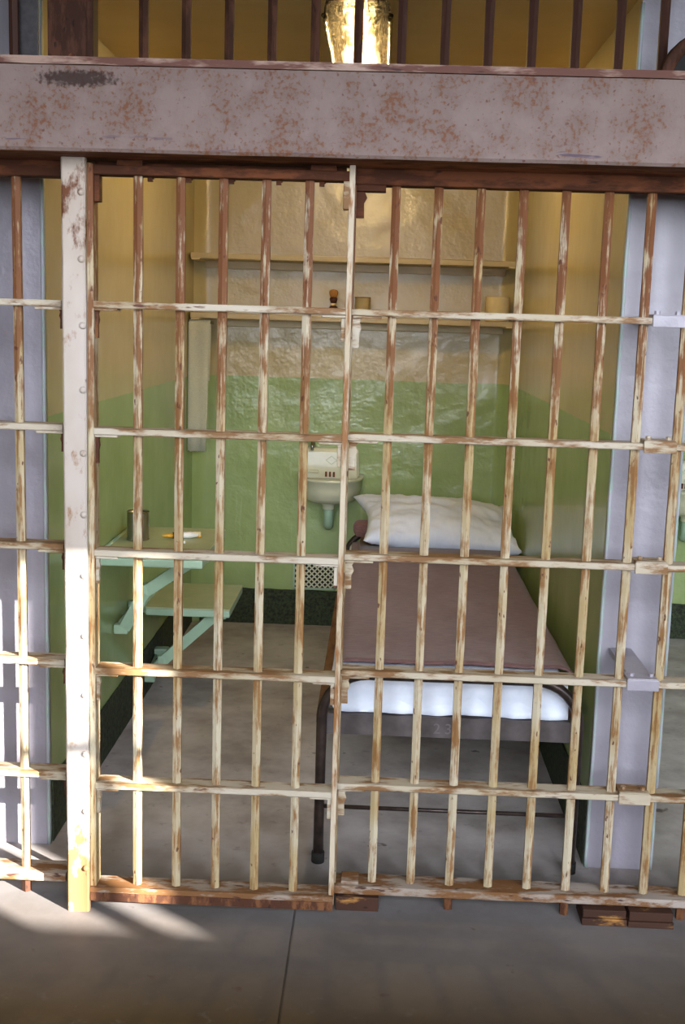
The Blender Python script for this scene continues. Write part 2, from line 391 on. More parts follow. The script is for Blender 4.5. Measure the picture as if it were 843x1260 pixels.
# dark skirting round the cell floor
def skirting(name, x0, x1, yy0, yy1, h=0.172, rough=0.003, axis='x'):
    b = MB(); n = 70; rings = []
    for k in range(n+1):
        t = k/n; hh = h + 0.004*mnoise.noise(Vector((t*23, x0*5, yy0)))
        if axis == 'x':
            x = x0 + (x1-x0)*t; y = yy0 + rough*mnoise.noise(Vector((x*30, 1.2, 0)))
            rings.append([(x, y, 0), (x, yy1, 0), (x, yy1, hh), (x, y+0.002, hh)])
        else:
            y = yy0 + (yy1-yy0)*t; e = x1 + (rough*mnoise.noise(Vector((y*30, 4.2, 0))) if x1 > x0 else -rough*mnoise.noise(Vector((y*30, 4.2, 0))))
            rings.append([(x0, y, 0), (e, y, 0), (e, y, hh), (x0, y, hh)])
    b.loft(rings, 0, smooth=False)
    return struct(b.build(name, M_BASE))
skirting('baseboard_back', 0.04, W-0.04, YB-0.022, YB+0.015, 0.172, 0.004)
skirting('baseboard_left', -0.005, 0.005, YS+0.02, YB-0.04, 0.19, 0.0015, 'y')
skirting('baseboard_right', W+0.005, W-0.005, YS+0.02, YB-0.04, 0.19, 0.0015, 'y')
skirting('baseboard_back_left', -PITCH+0.04, -PITCH+W-0.04, YB-0.022, YB+0.015, 0.172, 0.004)
skirting('baseboard_back_right', PITCH+0.04, PITCH+W-0.04, YB-0.022, YB+0.015, 0.172, 0.004)

# ------------------------------------------------------------------ iron front: rails heights and bar spacing
RZ = [1.5197, 1.2217, 0.9256, 0.6297, 0.3316, 0.0565]
BR = 0.0120
def bar_mesh(name, length, mat):
    # hammered eight-sided bar, slightly uneven, origin at its foot
    rings = []; n = 6; steps = max(3, int(length/0.06))
    for k in range(steps+1):
        z = length*k/steps; rr = BR*(1+0.05*mnoise.noise(Vector((z*14, length, 2))))
        rings.append([(rr*math.cos(2*math.pi*(i-1.5)/n), rr*math.sin(2*math.pi*(i-1.5)/n), z) for i in range(n)])
    return MB().loft(rings, 0, True, False).mesh(name, mat)
def place_bar(me, x, y, z, parent, name='bar'):
    o = bpy.data.objects.new(name, me); C.objects.link(o); o.parent = parent
    o.matrix_parent_inverse = Matrix.Translation(parent.location).inverted(); o.location = (x, y, z)
    return o
def rail(x0, x1, y, z, parent, th=0.016, dp=0.056, mat=None, name='rail'):
    # flat iron lying on its side, edges a little eaten by rust
    n = max(4, int((x1-x0)/0.03)); rings = []
    for k in range(n+1):
        x = x0 + (x1-x0)*k/n; j = 0.0012*mnoise.noise(Vector((x*40, z*9, y))); g = 0.0016*mnoise.noise(Vector((x*31, z*5, 7)))
        yf = y-dp/2+g; b_ = 0.0022
        rings.append([(x, yf+b_, z-th/2+j), (x, yf, z-th/2+b_+j), (x, yf, z+th/2-b_), (x, yf+b_, z+th/2), (x, y+dp/2-g, z+th/2), (x, y+dp/2-g, z-th/2)])
    return MB().loft(rings, 0, True, False).build(name, mat or M_RAIL, parent)
def plate(x0, x1, y0, y1, z0, z1, parent, mat=None, name='bracket', bev=0.002):
    return MB().box(x0, x1, y0, y1, z0, z1, 0, bev).build(name, mat or M_RAIL, parent)
def scallop(x, sgn, y, z, parent, mat=None, h=0.075, wdt=0.017):
    # small ragged gusset that hangs below a rail end, against a stile
    pts = [(0, 0), (wdt*1.5, 0), (wdt*0.95, -h*0.2), (wdt*1.25, -h*0.38), (wdt*0.9, -h*0.55), (wdt*0.95, -h), (0, -h)]
    v = [(x+sgn*px, y-0.006, z+pz) for px, pz in pts] + [(x+sgn*px, y+0.006, z+pz) for px, pz in pts]; n = len(pts)
    return MB().add(v, [tuple(range(n)), tuple(range(2*n-1, n-1, -1))] + [(i, (i+1) % n, n+(i+1) % n, n+i) for i in range(n)]).build('gusset', mat or M_RAIL, parent)

# ---- sliding door, in front of the fixed bars
YD = -0.059
door = thing('sliding_cell_door', (0.515, YD, 0.03), 'sliding barred cell door with rusty cream bars, between riveted post and meeting stile', 'door')
me = bar_mesh('bar', 1.80, M_BAR)
for k in range(5): place_bar(me, 0.3199+0.0997*k, YD, 0.035, door)
MB().box(0.2045, 0.2195, YD-0.024, YD+0.024, 0.035, 1.84, 0, 0.002).build('stile', M_BAR, door)
MB().box(0.8100, 0.8235, YD-0.020, YD+0.020, 0.035, 1.86, 0, 0.002).build('stile', M_STILE, door)
for z in RZ[:5]: rail(0.2195, 0.8105, YD, z, door)
rail(0.2195, 0.8105, YD, 1.826, door, 0.022, 0.05, M_HEAD, 'top_rail')
rail(0.206, 0.822, YD, 0.046, door, 0.034, 0.066, M_SILL, 'bottom_rail')
plate(0.206, 0.822, YD-0.036, YD-0.030, 0.028, 0.050, door, M_RUST, 'kick_strip')
for i, z in enumerate(RZ[:5]):
    plate(0.2195, 0.275, YD-0.022, YD+0.02, z-0.014, z-0.008, door)
    scallop(0.2195, 1, YD-0.006, z-0.008, door, M_RUST if i < 2 else None, 0.07, 0.008)
    plate(0.755, 0.8105, YD-0.022, YD+0.02, z-0.014, z-0.008, door)
    plate(0.800, 0.8105, YD-0.014, YD+0.02, z-0.068, z-0.008, door)
plate(0.2195, 0.232, YD-0.015, YD+0.015, 1.755, 1.815, door, M_HEAD)
plate(0.797, 0.8105, YD-0.02, YD+0.015, 1.752, 1.815, door, M_RAIL)
for k in (0, 1):      # hangers up into the track box
    plate(0.27+0.45*k, 0.33+0.45*k, YD-0.006, YD+0.006, 1.836, 1.93, door, M_HEAD, 'hanger')
for a in (0.34, 0.43, 0.53, 0.64, 0.74):
    scallop(a, 1, YD+0.01, 1.817, door, M_HEAD, 0.012, 0.012)

# ---- fixed bars right of the door
gr = thing('fixed_bar_grille', (1.35, 0, 0.0), 'wide fixed grille of rusty tan bars in front of the bed', 'bars')
meB = bar_mesh('bar', H-0.045, M_BAR)
for k in range(11): place_bar(meB, 0.9194+0.0998*k, 0, 0.045, gr)
MB().box(0.812, 0.826, -0.02, 0.02, 0.04, 1.83, 0, 0.002).build('stile', M_BAR, gr)
for z in RZ[:5]: rail(0.822, 2.06, 0, z, gr)
rail(0.822, 2.06, 0.0, RZ[5], gr, 0.022, 0.075, M_SILL, 'bottom_rail')
rail(0.822, 2.06, 0.0, 1.8345, gr, 0.041, 0.05, M_HEAD, 'top_rail')
for i, z in enumerate(RZ[:5]):
    plate(0.826, 0.895, -0.022, 0.02, z-0.014, z-0.008, gr)
    scallop(0.826, 1, -0.005, z-0.008, gr, None, 0.075, 0.017)
scallop(0.826, 1, -0.003, 1.815, gr, M_HEAD, 0.075, 0.02)
plate(0.826, 0.895, -0.02, 0.018, 1.800, 1.816, gr, M_HEAD)
meL = bar_mesh('leg', 0.05, M_RUST)
for k in (2, 5, 8): place_bar(meL, 0.9194+0.0998*k, 0, 0.0, gr, 'leg')
plate(0.84, 0.885, -0.026, 0.03, 0.067, 0.076, gr, M_SILL, 'foot_plate')
# clamps that hold the rails to the wall end
for i, z in enumerate(RZ[:5]):
    mt = M_PILLAR if i in (0, 3) else M_RAIL
    cl = plate(1.533, 1.612, -0.034, -0.026, z-0.014, z+0.014, gr, mt, 'clamp')
    plate(1.535, 1.61, -0.03, 0.03, z+0.008, z+0.016, gr, mt, 'clamp')
    if i in (0, 3): plate(1.545, 1.605, 0.028, YS-0.004, z-0.004, z+0.012, gr, M_PILLAR, 'tie_bar')
    for bx in (1.548, 1.597): MB().cyl((bx, -0.005, z+0.015), (bx, -0.005, z+0.024), 0.007, n=6, smooth=False).build('bolt', mt, gr)
# ---- fixed bars left of the post
gl = thing('fixed_bar_grille', (-0.2, 0, 0), 'narrow fixed grille left of the riveted post, sunlit along its foot', 'bars')
for k in range(1, 7): place_bar(meB, 0.1153-0.0998*k, 0, 0.045, gl)
MB().box(0.128, 0.1485, -0.02, 0.02, 0.04, 1.83, 0, 0.002).build('stile', M_RUST, gl)
for z in RZ[:5]:
    rail(-0.62, 0.128, 0, z, gl)
    plate(0.062, 0.128, -0.024, 0.02, z-0.015, z-0.008, gl); scallop(0.128, -1, -0.005, z-0.01, gl, M_RUST, 0.05, 0.008)
rail(-0.62, 0.128, 0, RZ[5], gl, 0.022, 0.075, M_SILL, 'bottom_rail')
rail(-0.62, 0.128, 0, 1.8345, gl, 0.041, 0.05, M_HEAD, 'top_rail')
for k in (1, 4): place_bar(meL, 0.1153-0.0998*k, 0, 0.0, gl, 'leg')
plate(0.012, 0.066, 0.022, 0.03, 1.85, H, gl, flat('plate_black', lin(46, 40, 42), 0.6, var=lin(26, 24, 26), scale=60), 'dark_plate')  # dark sheet in front of the pillar face above the beam
# ---- short bars over the doorway
gt = thing('transom_bar_grille', (0.57, 0, 1.85), 'row of short dark bars above the steel beam over the doorway', 'bars')
meT = bar_mesh('bar', H-1.84, M_UPBAR)
for k in range(6): place_bar(meT, 0.3199+0.0998*k, 0, 1.84, gt)
rail(0.208, 0.80, 0.012, 1.855, gt, 0.03, 0.05, M_HEAD, 'bottom_rail')
plate(0.190, 0.206, -0.02, 0.03, 1.85, H, gt, M_UPBAR, 'jamb_bar')

# ---- post with rivets
post = thing('riveted_post', (0.177, -0.09, 0), 'flat painted steel post with a row of rivets beside the sliding door', 'post')
pm = MB(); rings = []
for k in range(41):
    z = 1.85*k/40; a = 0.0015*mnoise.noise(Vector((z*9, 0, 4)))
    x0, x1, yf = 0.1490+a, 0.2045-a, -0.1
    rings.append([(x0, yf+0.004, z), (x0+0.004, yf, z), (x1-0.004, yf, z), (x1, yf+0.004, z), (x1, yf+0.016, z), (x0, yf+0.016, z)])
pm.loft(rings, 0, True, False); pm.build('face_plate', M_POST, post)
plate(0.149, 0.157, -0.09, -0.042, 0.0, 1.85, post, M_RUST, 'flange')
for z in (1.773, 1.622, 1.470, 1.320, 1.170, 1.022, 0.872, 0.722, 0.572, 0.420, 0.270, 0.118):
    x = 0.1955 if z > 1.5 else 0.1975
    b = MB(); b.lathe([(0.0085, 0), (0.0085, 0.0015), (0.0062, 0.005), (0.003, 0.0068), (0.0004, 0.0072)], (0, 0, 0), 14)
    b.v = [(x+vx, -0.1-vz, z+vy) for vx, vy, vz in b.v]
    b.build('rivet', M_POST, post)
up = plate(0.098, 0.192, -0.015, -0.003, 1.85, H+0.02, post, M_UPBAR, 'head_plate')
sub('bolt', MB().cyl((0.157, -0.015, 2.085), (0.157, -0.022, 2.085), 0.009, n=6, smooth=False), M_RUST, up)

# ---- beam that hides the door track
beam = thing('steel_beam', (0.9, -0.12, 1.85), 'broad rust speckled steel beam across the top of the doorway', 'beam')
bm_ = MB(); n = 90; rings = []
for k in range(n+1):
    x = -1.6 + 5.2*k/n; j = 0.0015*mnoise.noise(Vector((x*5, 1, 1)))
    rings.append([(x, -0.195, 1.850+j), (x, -0.2, 1.857+j), (x, -0.2, 2.030), (x, -0.192, 2.032), (x, -0.192, 1.852)])
bm_.loft(rings, 0, True, False); bm_.build('face_plate', M_BEAM, beam)
rings = []
for k in range(n+1):
    x = -1.6 + 5.2*k/n; j = 0.0018*mnoise.noise(Vector((x*17, 5, 1)))
    rings.append([(x, -0.207, 2.031+j), (x, -0.207, 2.047), (x, -0.03, 2.049), (x, -0.03, 2.040), (x, -0.19, 2.031)])
MB().loft(rings, 0, True, False).build('top_flange', M_LIP, beam)
plate(-1.6, 3.6, -0.191, -0.03, 1.8505, 1.858, beam, old_paint('soffit_rust_lightened', lin(134, 88, 60), lin(116, 74, 50), lin(90, 55, 38), lin(60, 38, 30), 0.5, 30, (0.3, 1, 1), 0.7), 'soffit')  # rust tone lightened to stand in for bounce light off the floor
plate(-1.6, 3.6, -0.030, -0.026, 1.85, 2.04, beam, M_HEAD, 'back_plate')

# ---- pulley wheel on top of the beam
wh = thing('pulley_wheel', (1.60, -0.12, 2.0), 'dark iron wheel on the beam above the wall end', 'wheel')
prof = [(0.088, -0.014), (0.112, -0.016), (0.116, -0.010), (0.108, 0), (0.116, 0.010), (0.112, 0.016), (0.088, 0.014)]
rings = []
for k in range(37):
    t = 2*math.pi*k/36; rings.append([(1.60+r*math.cos(t), -0.12+yy, 2.035+r*math.sin(t)) for r, yy in prof])
MB().loft(rings, 0, False).build('rim', M_UPBAR, wh)
MB().cyl((1.60, -0.126, 2.035), (1.60, -0.114, 2.035), 0.09, n=32).build('disc', M_DARK, wh)
MB().cyl((1.60, -0.14, 2.035), (1.60, -0.10, 2.035), 0.018, n=16).build('axle', M_UPBAR, wh)

# ---- foot blocks
def block(name, x0, x1, y0, y1, z1, label, layers):
    t = thing(name, ((x0+x1)/2, (y0+y1)/2, 0), label, 'block', 'iron foot blocks under the bars')
    z = 0.0
    for k, hgt in enumerate(layers):
        plate(x0+0.002*k, x1-0.003*k, y0+0.002*k, y1, z, z+hgt-0.002, t, M_WOODK, 'layer', 0.002); z += hgt
    return t
block('foot_block', 0.828, 0.938, -0.036, 0.03, 0.04, 'single rusty foot block under the meeting stile of the door', [0.040])
block('foot_block', 1.456, 1.570, -0.058, 0.03, 0.045, 'rusty foot block with a pale scrape, nearer the bed leg', [0.021, 0.023])
block('foot_block', 1.573, 1.688, -0.060, 0.03, 0.045, 'rusty foot block touching its twin, farther from the bed leg', [0.018, 0.026])

# ------------------------------------------------------------------ ceiling lamp
lamp = thing('ceiling_lamp', (0.81, 0.9, H-0.001), 'crinkled foil lined trough lamp on the cell ceiling above the doorway beam', 'lamp')
LX, LY0, LY1 = 0.811, 0.12, 1.62
tr = MB(); rings = []
nn = 14
for k in range(46):
    y = LY0 + (LY1-LY0)*k/45; ring = []
    for i in range(nn+1):      # outer shell then inner skin
        t = math.pi*i/nn; rr = 0.0
        ring.append((LX - 0.081*math.cos(t), y, H - 0.100 + 0.098*math.sin(t)))
    for i in range(nn, -1, -1):
        t = math.pi*i/nn; q = 0.004*mnoise.noise(Vector((i*0.9, y*16, 3)))
        ring.append((LX - (0.077+q)*math.cos(t), y, H - 0.100 + (0.090+q)*math.sin(t)))
    rings.append(ring)
tr.loft(rings, 0, True, True); tr.build('reflector', M_FOIL, lamp)
rings = []
for s_ in (-1, 1):
    rr = []
    for k in range(60):
        y = LY0 + (LY1-LY0)*k/59; q = 0.003*mnoise.noise(Vector((y*30, s_, 9)))
        cx_, cz_ = LX + s_*0.080 + q, H-0.103 + q
        rr.append((cx_, y, cz_))
    MB().tube(rr, 0.006, 8).build('edge_bead', M_FOIL, lamp)
pts = [(LX, LY1-0.44, H-0.035), (LX, LY1-0.42, H-0.035)]
bb = MB(); prof = [(0.002, 0), (0.014, 0.004), (0.024, 0.016), (0.029, 0.034), (0.026, 0.052), (0.016, 0.07), (0.012, 0.085)]
bb.lathe(prof, (0, 0, 0), 20); bb.v = [(LX+vx, 1.30+vz, H-0.075+vy) for vx, vy, vz in bb.v]
bb.build('bulb', M_BULB, lamp)
MB().cyl((LX, 1.383, H-0.075), (LX, 1.44, H-0.075), 0.015, n=16).build('socket', M_CHROME, lamp)
MB().box(LX-0.012, LX+0.012, 1.40, 1.44, H-0.075, H-0.012).build('socket_mount', M_CHROME, lamp)
pl = bpy.data.lights.new('bulb_light', 'POINT'); pl.energy = 30; pl.color = (1.0, 0.70, 0.27); pl.shadow_soft_size = 0.012
plo = bpy.data.objects.new('bulb_light', pl); C.objects.link(plo); plo.location = (LX, 1.335, H-0.117)

# ------------------------------------------------------------------ shelves and what stands on them
def shelf(zt, label):
    t = thing('wall_shelf', (0.76, YB, zt), label, 'shelf', 'shelves on the back wall')
    plate(0.012, 1.508, 2.60, YB-0.003, zt-0.025, zt, t, M_SHELF, 'board', 0.003)
    for x in (0.016, 1.464):
        plate(x, x+0.04, 2.596, YB-0.06, zt-0.031, zt-0.025, t, M_PAPER, 'bracket', 0.001)
    plate(0.05, 1.47, YB-0.03, YB-0.004, zt-0.06, zt-0.025, t, M_SHELF, 'cleat', 0.003)
    return t
shelf(1.785, 'upper cream shelf across the back wall, empty')
shelf(1.515, 'lower cream shelf across the back wall holding a brush and paper roll')
t = thing('shaving_brush', (0.668, 2.68, 1.515), 'small shaving brush standing on the lower shelf', 'brush')
bc = (0.668, 2.68, 1.515)
MB().lathe([(0.017, 0), (0.019, 0.02), (0.019, 0.044), (0.012, 0.050)], bc, 18).build('handle', M_BRN, t)
MB().lathe([(0.0135, 0.050), (0.0145, 0.053), (0.0145, 0.058), (0.0135, 0.061)], bc, 18).build('collar', M_PAPER, t)
MB().lathe([(0.013, 0.061), (0.018, 0.074), (0.019, 0.082), (0.014, 0.088)], bc, 18).build('ferrule', M_BRN, t)
MB().lathe([(0.014, 0.088), (0.020, 0.102), (0.021, 0.113), (0.015, 0.121), (0.004, 0.124), (0.0005, 0.1245)], bc, 18).build('bristles', M_BRIS, t)
t = thing('enamel_cup', (0.803, 2.70, 1.515), 'cream cup on the lower shelf behind the meeting stile', 'cup')
MB().lathe([(0.030, 0), (0.034, 0.004), (0.036, 0.09), (0.037, 0.092), (0.034, 0.092), (0.032, 0.006), (0.001, 0.005)], (0.803, 2.70, 1.515), 24).build('body', M_SHELF, t)
MB().tube([(0.803+0.036*math.cos(1.0)+0.02*math.sin(math.pi*k/8)*0.8, 2.70+0.03+0.018*math.sin(math.pi*k/8), 1.515+0.02+0.055*k/8) for k in range(9)], 0.004, 8).build('handle', M_SHELF, t)
MB().lathe([(0.0372, 0.0885), (0.0378, 0.091), (0.0372, 0.0935), (0.034, 0.0935)], (0.803, 2.70, 1.515), 24, cap=False).build('rim', M_BEDRUST, t)
t = thing('paper_roll', (1.43, 2.70, 1.515), 'thick roll of toilet paper on the lower shelf near the corner', 'paper roll')
MB().lathe([(0.021, 0), (0.054, 0), (0.0555, 0.004), (0.0555, 0.108), (0.054, 0.112), (0.021, 0.112), (0.021, 0)], (1.43, 2.70, 1.515), 36, cap=False).build('roll', M_PAPER, t)
MB().lathe([(0.019, 0.0), (0.021, 0.0), (0.021, 0.113), (0.019, 0.113), (0.019, 0.0)], (1.43, 2.70, 1.515), 24, cap=False).build('core', M_BRIS, t)
# towel hung from a rod under the shelf
t = thing('towel_rod', (0.06, 2.62, 1.478), 'thin metal rod under the lower shelf holding a towel', 'rod')
MB().cyl((0.002, 2.625, 1.470), (0.118, 2.625, 1.470), 0.006, n=12).build('rod', M_CHROME, t)
MB().cyl((0.001, 2.625, 1.470), (0.006, 2.625, 1.470), 0.014, n=14).build('flange', M_CHROME, t)
tw = MB(); rings = []
path = [(2.612, 0.872), (2.610, 1.0), (2.611, 1.15), (2.611, 1.3), (2.612, 1.42), (2.613, 1.465), (2.618, 1.478), (2.626, 1.481), (2.634, 1.476), (2.640, 1.45), (2.648, 1.36), (2.650, 1.2)]
n = 12; vs = []; fs = []
for j, (y, z) in enumerate(path):
    for i in range(n+1):
        u = i/n; taper = 1.0 - 0.18*max(0, (1.4-z)/0.6)*(u)
        vs.append((0.003+0.101*u*taper, y+0.0035*math.sin(u*9+z*3)*(1 if j < 5 else 0.3), z + (0.006*mnoise.noise(Vector((u*9, 0, 0))) if j == 0 else 0)))
for j in range(len(path)-1):
    for i in range(n): fs.append((j*(n+1)+i, j*(n+1)+i+1, (j+1)*(n+1)+i+1, (j+1)*(n+1)+i))
tw.add(vs, fs, 0, True)
to = tw.build('hanging_towel', M_TOWEL); sm = to.modifiers.new('thick', 'SOLIDIFY'); sm.thickness = 0.004; sm.offset = 0
tag(to, 'pale grey towel hanging from the rod in the back corner', 'towel')

# ------------------------------------------------------------------ sink
def D_ring(cx, y_back, hw, depth, z, n=40, k=2.6):
    pts = []
    for i in range(n):
        t = math.pi*i/(n-1)
        c, s_ = math.cos(t), math.sin(t)
        pts.append((cx - hw*math.copysign(abs(c)**(2/k), c), y_back - depth*abs(s_)**(2/k), z))
    return pts
def sink(cx, label):
    t = thing('wall_sink', (cx, YB, 0.5), label, 'sink', 'sinks on the back walls')
    b = MB()
    yb = YB - 0.004
    rings = [D_ring(cx, yb, 0.085, 0.15, 0.636), D_ring(cx, yb, 0.122, 0.215, 0.643), D_ring(cx, yb, 0.140, 0.244, 0.665), D_ring(cx, yb, 0.149, 0.260, 0.705), D_ring(cx, yb, 0.152, 0.266, 0.744),
             D_ring(cx, yb, 0.158, 0.274, 0.748), D_ring(cx, yb, 0.160, 0.278, 0.757), D_ring(cx, yb, 0.156, 0.272, 0.763),
             D_ring(cx, yb-0.055, 0.132, 0.196, 0.760), D_ring(cx, yb-0.06, 0.118, 0.178, 0.72), D_ring(cx, yb-0.065, 0.095, 0.15, 0.685), D_ring(cx, yb-0.08, 0.05, 0.10, 0.672)]
    b.loft(rings, 0); b.build('bowl', M_PORC, t)
    bs = MB(); rings = []
    for zz, dpt, hw in ((0.745, 0.060, 0.136), (0.80, 0.058, 0.134), (0.87, 0.052, 0.130), (0.884, 0.046, 0.127), (0.889, 0.034, 0.122), (0.889, 0.004, 0.122)):
        rings.append([(cx-hw, yb, zz), (cx-hw, yb-dpt+0.012, zz), (cx-hw+0.012, yb-dpt, zz), (cx+hw-0.012, yb-dpt, zz), (cx+hw, yb-dpt+0.012, zz), (cx+hw, yb, zz)])
    bs.loft(rings, 0, True, False); so_ = bs.build('backsplash', M_PORC, t)
    em = MB()
    for a in range(4):
        p = [(0, 0.020), (0.026, 0), (0, -0.020), (-0.026, 0)]; (xa, za), (xb_, zb) = p[a], p[(a+1) % 4]
        em.bar((cx+xa, yb-0.0595, 0.832+za), (cx+xb_, yb-0.0595, 0.832+zb), 0.002, 0.0025, side=(0, 1, 0))
    sub('diamond_emblem', em, M_TABLE, so_)
    sub('bolt_hole', MB().cyl((cx+0.105, yb-0.0610, 0.83), (cx+0.105, yb-0.055, 0.83), 0.005, n=12), M_DARK, so_)
    sub('soap_ledge', MB().box(cx-0.115, cx-0.06, yb-0.075, yb-0.05, 0.768, 0.782, 0, 0.004), M_PORC, so_)
    for k in range(3):
        x = cx - 0.005 + (k-1)*0.019
        MB().box(x-0.005, x+0.005, yb-0.0685, yb-0.057, 0.752, 0.776).build('overflow_slot', M_RUSTY, t)
    fa = MB(); fx = cx-0.092
    fa.cyl((fx, yb-0.03, 0.885), (fx, yb-0.03, 0.925), 0.011, n=14); fa.tube([(fx, yb-0.03, 0.915), (fx, yb-0.06, 0.922), (fx, yb-0.095, 0.912), (fx+0.001, yb-0.105, 0.882)], [0.009, 0.009, 0.008, 0.008], 12)
    fo = fa.build('faucet', M_CHROME, t)
    sub('tap_button', MB().cyl((fx, yb-0.03, 0.925), (fx, yb-0.03, 0.944), 0.017, n=16), M_CHROME, fo)
    tp = MB(); tp.lathe([(0.036, 0.642), (0.036, 0.628), (0.029, 0.624), (0.029, 0.606), (0.026, 0.602)], (cx-0.005, yb-0.12, 0), 20)
    tp.build('drain_collar', M_PORC, t)
    tr = MB(); tr.tube([(cx-0.005, yb-0.12, 0.61), (cx-0.005, yb-0.12, 0.56), (cx-0.005, yb-0.115, 0.535), (cx-0.005, yb-0.095, 0.520), (cx-0.005, yb-0.07, 0.530), (cx-0.005, yb-0.06, 0.555), (cx-0.005, yb-0.03, 0.58), (cx-0.005, YB+0.004, 0.58)], 0.023, 14)
    tr.build('drain_trap', M_MINTM, t)
    return t
sink(0.676, 'small cream wall sink on the back wall left of the bed')
sink(0.676+PITCH, 'edge of a sink in the neighbouring cell beyond the lavender wall end')
# ------------------------------------------------------------------ vent grate
t = thing('vent_grate', (0.606, YB, 0.18), 'small pale lattice vent grate low on the back wall under the sink', 'grate')
gx0, gx1, gz0, gz1 = 0.500, 0.712, 0.180, 0.316; yb = YB-0.008
MB().box(gx0+0.005, gx1-0.005, yb-0.002, yb+0.004, gz0+0.005, gz1-0.005).build('recess', M_DARK, t)
fr = MB()
for a in ((gx0, gx1, gz0, gz0+0.009), (gx0, gx1, gz1-0.009, gz1), (gx0, gx0+0.009, gz0, gz1), (gx1-0.009, gx1, gz0, gz1)): fr.box(a[0], a[1], yb-0.012, yb, a[2], a[3])
fr.build('frame', M_MINTM, t)
la = MB(); st = 0.027
def clip_diag(c, sg):      # x*sg + z = c inside the frame
    out = []
    for x in (gx0+0.008, gx1-0.008):
        z = c - sg*x
        if gz0+0.008 <= z <= gz1-0.008: out.append((x, z))
    for z in (gz0+0.008, gz1-0.008):
        x = (c - z)/sg
        if gx0+0.008 < x < gx1-0.008: out.append((x, z))
    return out[:2]
for sg in (1, -1):
    lo = min(sg*gx0, sg*gx1)+gz0; hi = max(sg*gx0, sg*gx1)+gz1; c = lo+0.01
    while c < hi:
        p = clip_diag(c, sg)
        if len(p) == 2: la.bar((p[0][0], yb-(0.006 if sg > 0 else 0.009), p[0][1]), (p[1][0], yb-(0.006 if sg > 0 else 0.009), p[1][1]), 0.004, 0.0066)
        c += st
tag(la.build('lattice', M_PORC, t), kind='stuff')

# ------------------------------------------------------------------ fold down table and seat
t = thing('fold_down_table', (0.0, 1.07, 0.735), 'mint green fold-down table on the side wall with a tin can on it', 'table')
TY0, TY1, TX, TZ = 0.80, 1.345, 0.352, 0.735
MB().box(0.004, TX, TY0, TY1, TZ-0.006, TZ, 0, 0.002).build('top', M_TABLE, t)
MB().box(0.004, TX-0.002, TY0+0.002, TY1-0.002, TZ-0.034, TZ-0.0062, 0, 0.006).build('edge_frame', M_MINTM, t)
def brace(t, pts, wd, th):
    b = MB()
    for a, c in zip(pts[:-1], pts[1:]): b.bar(a, c, wd, th, side=(0, 1, 0))
    return b.build('brace', M_MINTM, t)
brace(t, [(0.042, 1.085, 0.425), (0.115, 1.06, 0.560), (0.30, 1.02, 0.695), (0.335, 1.02, 0.700)], 0.040, 0.040)
sub('knuckle', MB().box(0.098, 0.130, 1.036, 1.082, 0.548, 0.588, 0, 0.008), M_MINTM, t.children[-1])
MB().box(0.002, 0.052, 1.066, 1.104, 0.402, 0.436, 0, 0.006).build('wall_bracket', M_MINTM, t)
MB().box(0.002, 0.04, 1.30, 1.335, 0.425, 0.462, 0, 0.006).build('wall_bracket', M_MINTM, t)
MB().cyl((0.012, 1.07, 0.427), (0.012, 1.33, 0.440), 0.006, n=10).build('hinge_rod', M_MINTM, t)
MB().cyl((0.008, TY0+0.01, TZ-0.004), (0.008, TY1-0.01, TZ-0.004), 0.009, n=10).build('hinge', M_MINTM, t)
t = thing('wall_stool', (0.0, 1.69, 0.40), 'mint green fold-down seat on the side wall behind the table', 'seat')
MB().box(0.03, 0.357, 1.475, 1.90, 0.394, 0.400, 0, 0.002).build('top', M_TABLE, t)
MB().box(0.032, 0.355, 1.477, 1.898, 0.366, 0.3938, 0, 0.006).build('edge_frame', M_MINTM, t)
brace(t, [(0.022, 1.62, 0.085), (0.075, 1.60, 0.150), (0.295, 1.56, 0.362), (0.33, 1.56, 0.366)], 0.040, 0.040)
sub('knuckle', MB().box(0.060, 0.092, 1.575, 1.622, 0.140, 0.178, 0, 0.008), M_MINTM, t.children[-1])
MB().box(0.002, 0.045, 1.60, 1.64, 0.06, 0.10, 0, 0.006).build('wall_bracket', M_MINTM, t)
MB().box(0.002, 0.060, 1.80, 1.85, 0.10, 0.14, 0, 0.006).build('wall_bracket', M_MINTM, t)
MB().cyl((0.012, 1.62, 0.085), (0.012, 1.84, 0.12), 0.006, n=10).build('hinge_rod', M_MINTM, t)
MB().cyl((0.018, 1.485, 0.394), (0.018, 1.89, 0.394), 0.012, n=10).build('hinge', M_MINTM, t)
MB().box(0.002, 0.04, 1.50, 1.53, 0.37, 0.40, 0, 0.004).build('wall_bracket', M_MINTM, t)
MB().box(0.002, 0.04, 1.84, 1.87, 0.37, 0.40, 0, 0.004).build('wall_bracket', M_MINTM, t)

t = thing('tin_can', (0.083, 1.09, TZ), 'empty open tin can on the fold-down table', 'can')
cc = (0.083, 1.09, TZ)
MB().lathe([(0.037, 0), (0.0385, 0.002), (0.0375, 0.006), (0.0375, 0.096), (0.0365, 0.098), (0.0365, 0.004), (0.001, 0.004)], cc, 32).build('body', M_TIN, t)
for z in (0.003, 0.098): MB().lathe([(0.0376, z-0.002), (0.0395, z), (0.0376, z+0.002), (0.0362, z+0.002), (0.0362, z-0.002)], cc, 32, cap=False).build('rim', M_CHROME, t)
t = thing('paste_tube', (0.21, 1.15, TZ), 'white tube with a yellow tip lying on the fold-down table', 'tube')
P0, P1 = Vector((0.203, 1.125, TZ+0.012)), Vector((0.282, 1.150, TZ+0.012)); ax = (P1-P0).normalized()
MB().cyl(P0, P0+ax*0.055, 0.011, 0.0115, 16).cyl(P0+ax*0.055, P1, 0.0115, 0.006, 16).build('body', M_WHT, t)
MB().cyl(P0-ax*0.006, P0, 0.0118, n=16).build('collar', M_BRN, t)
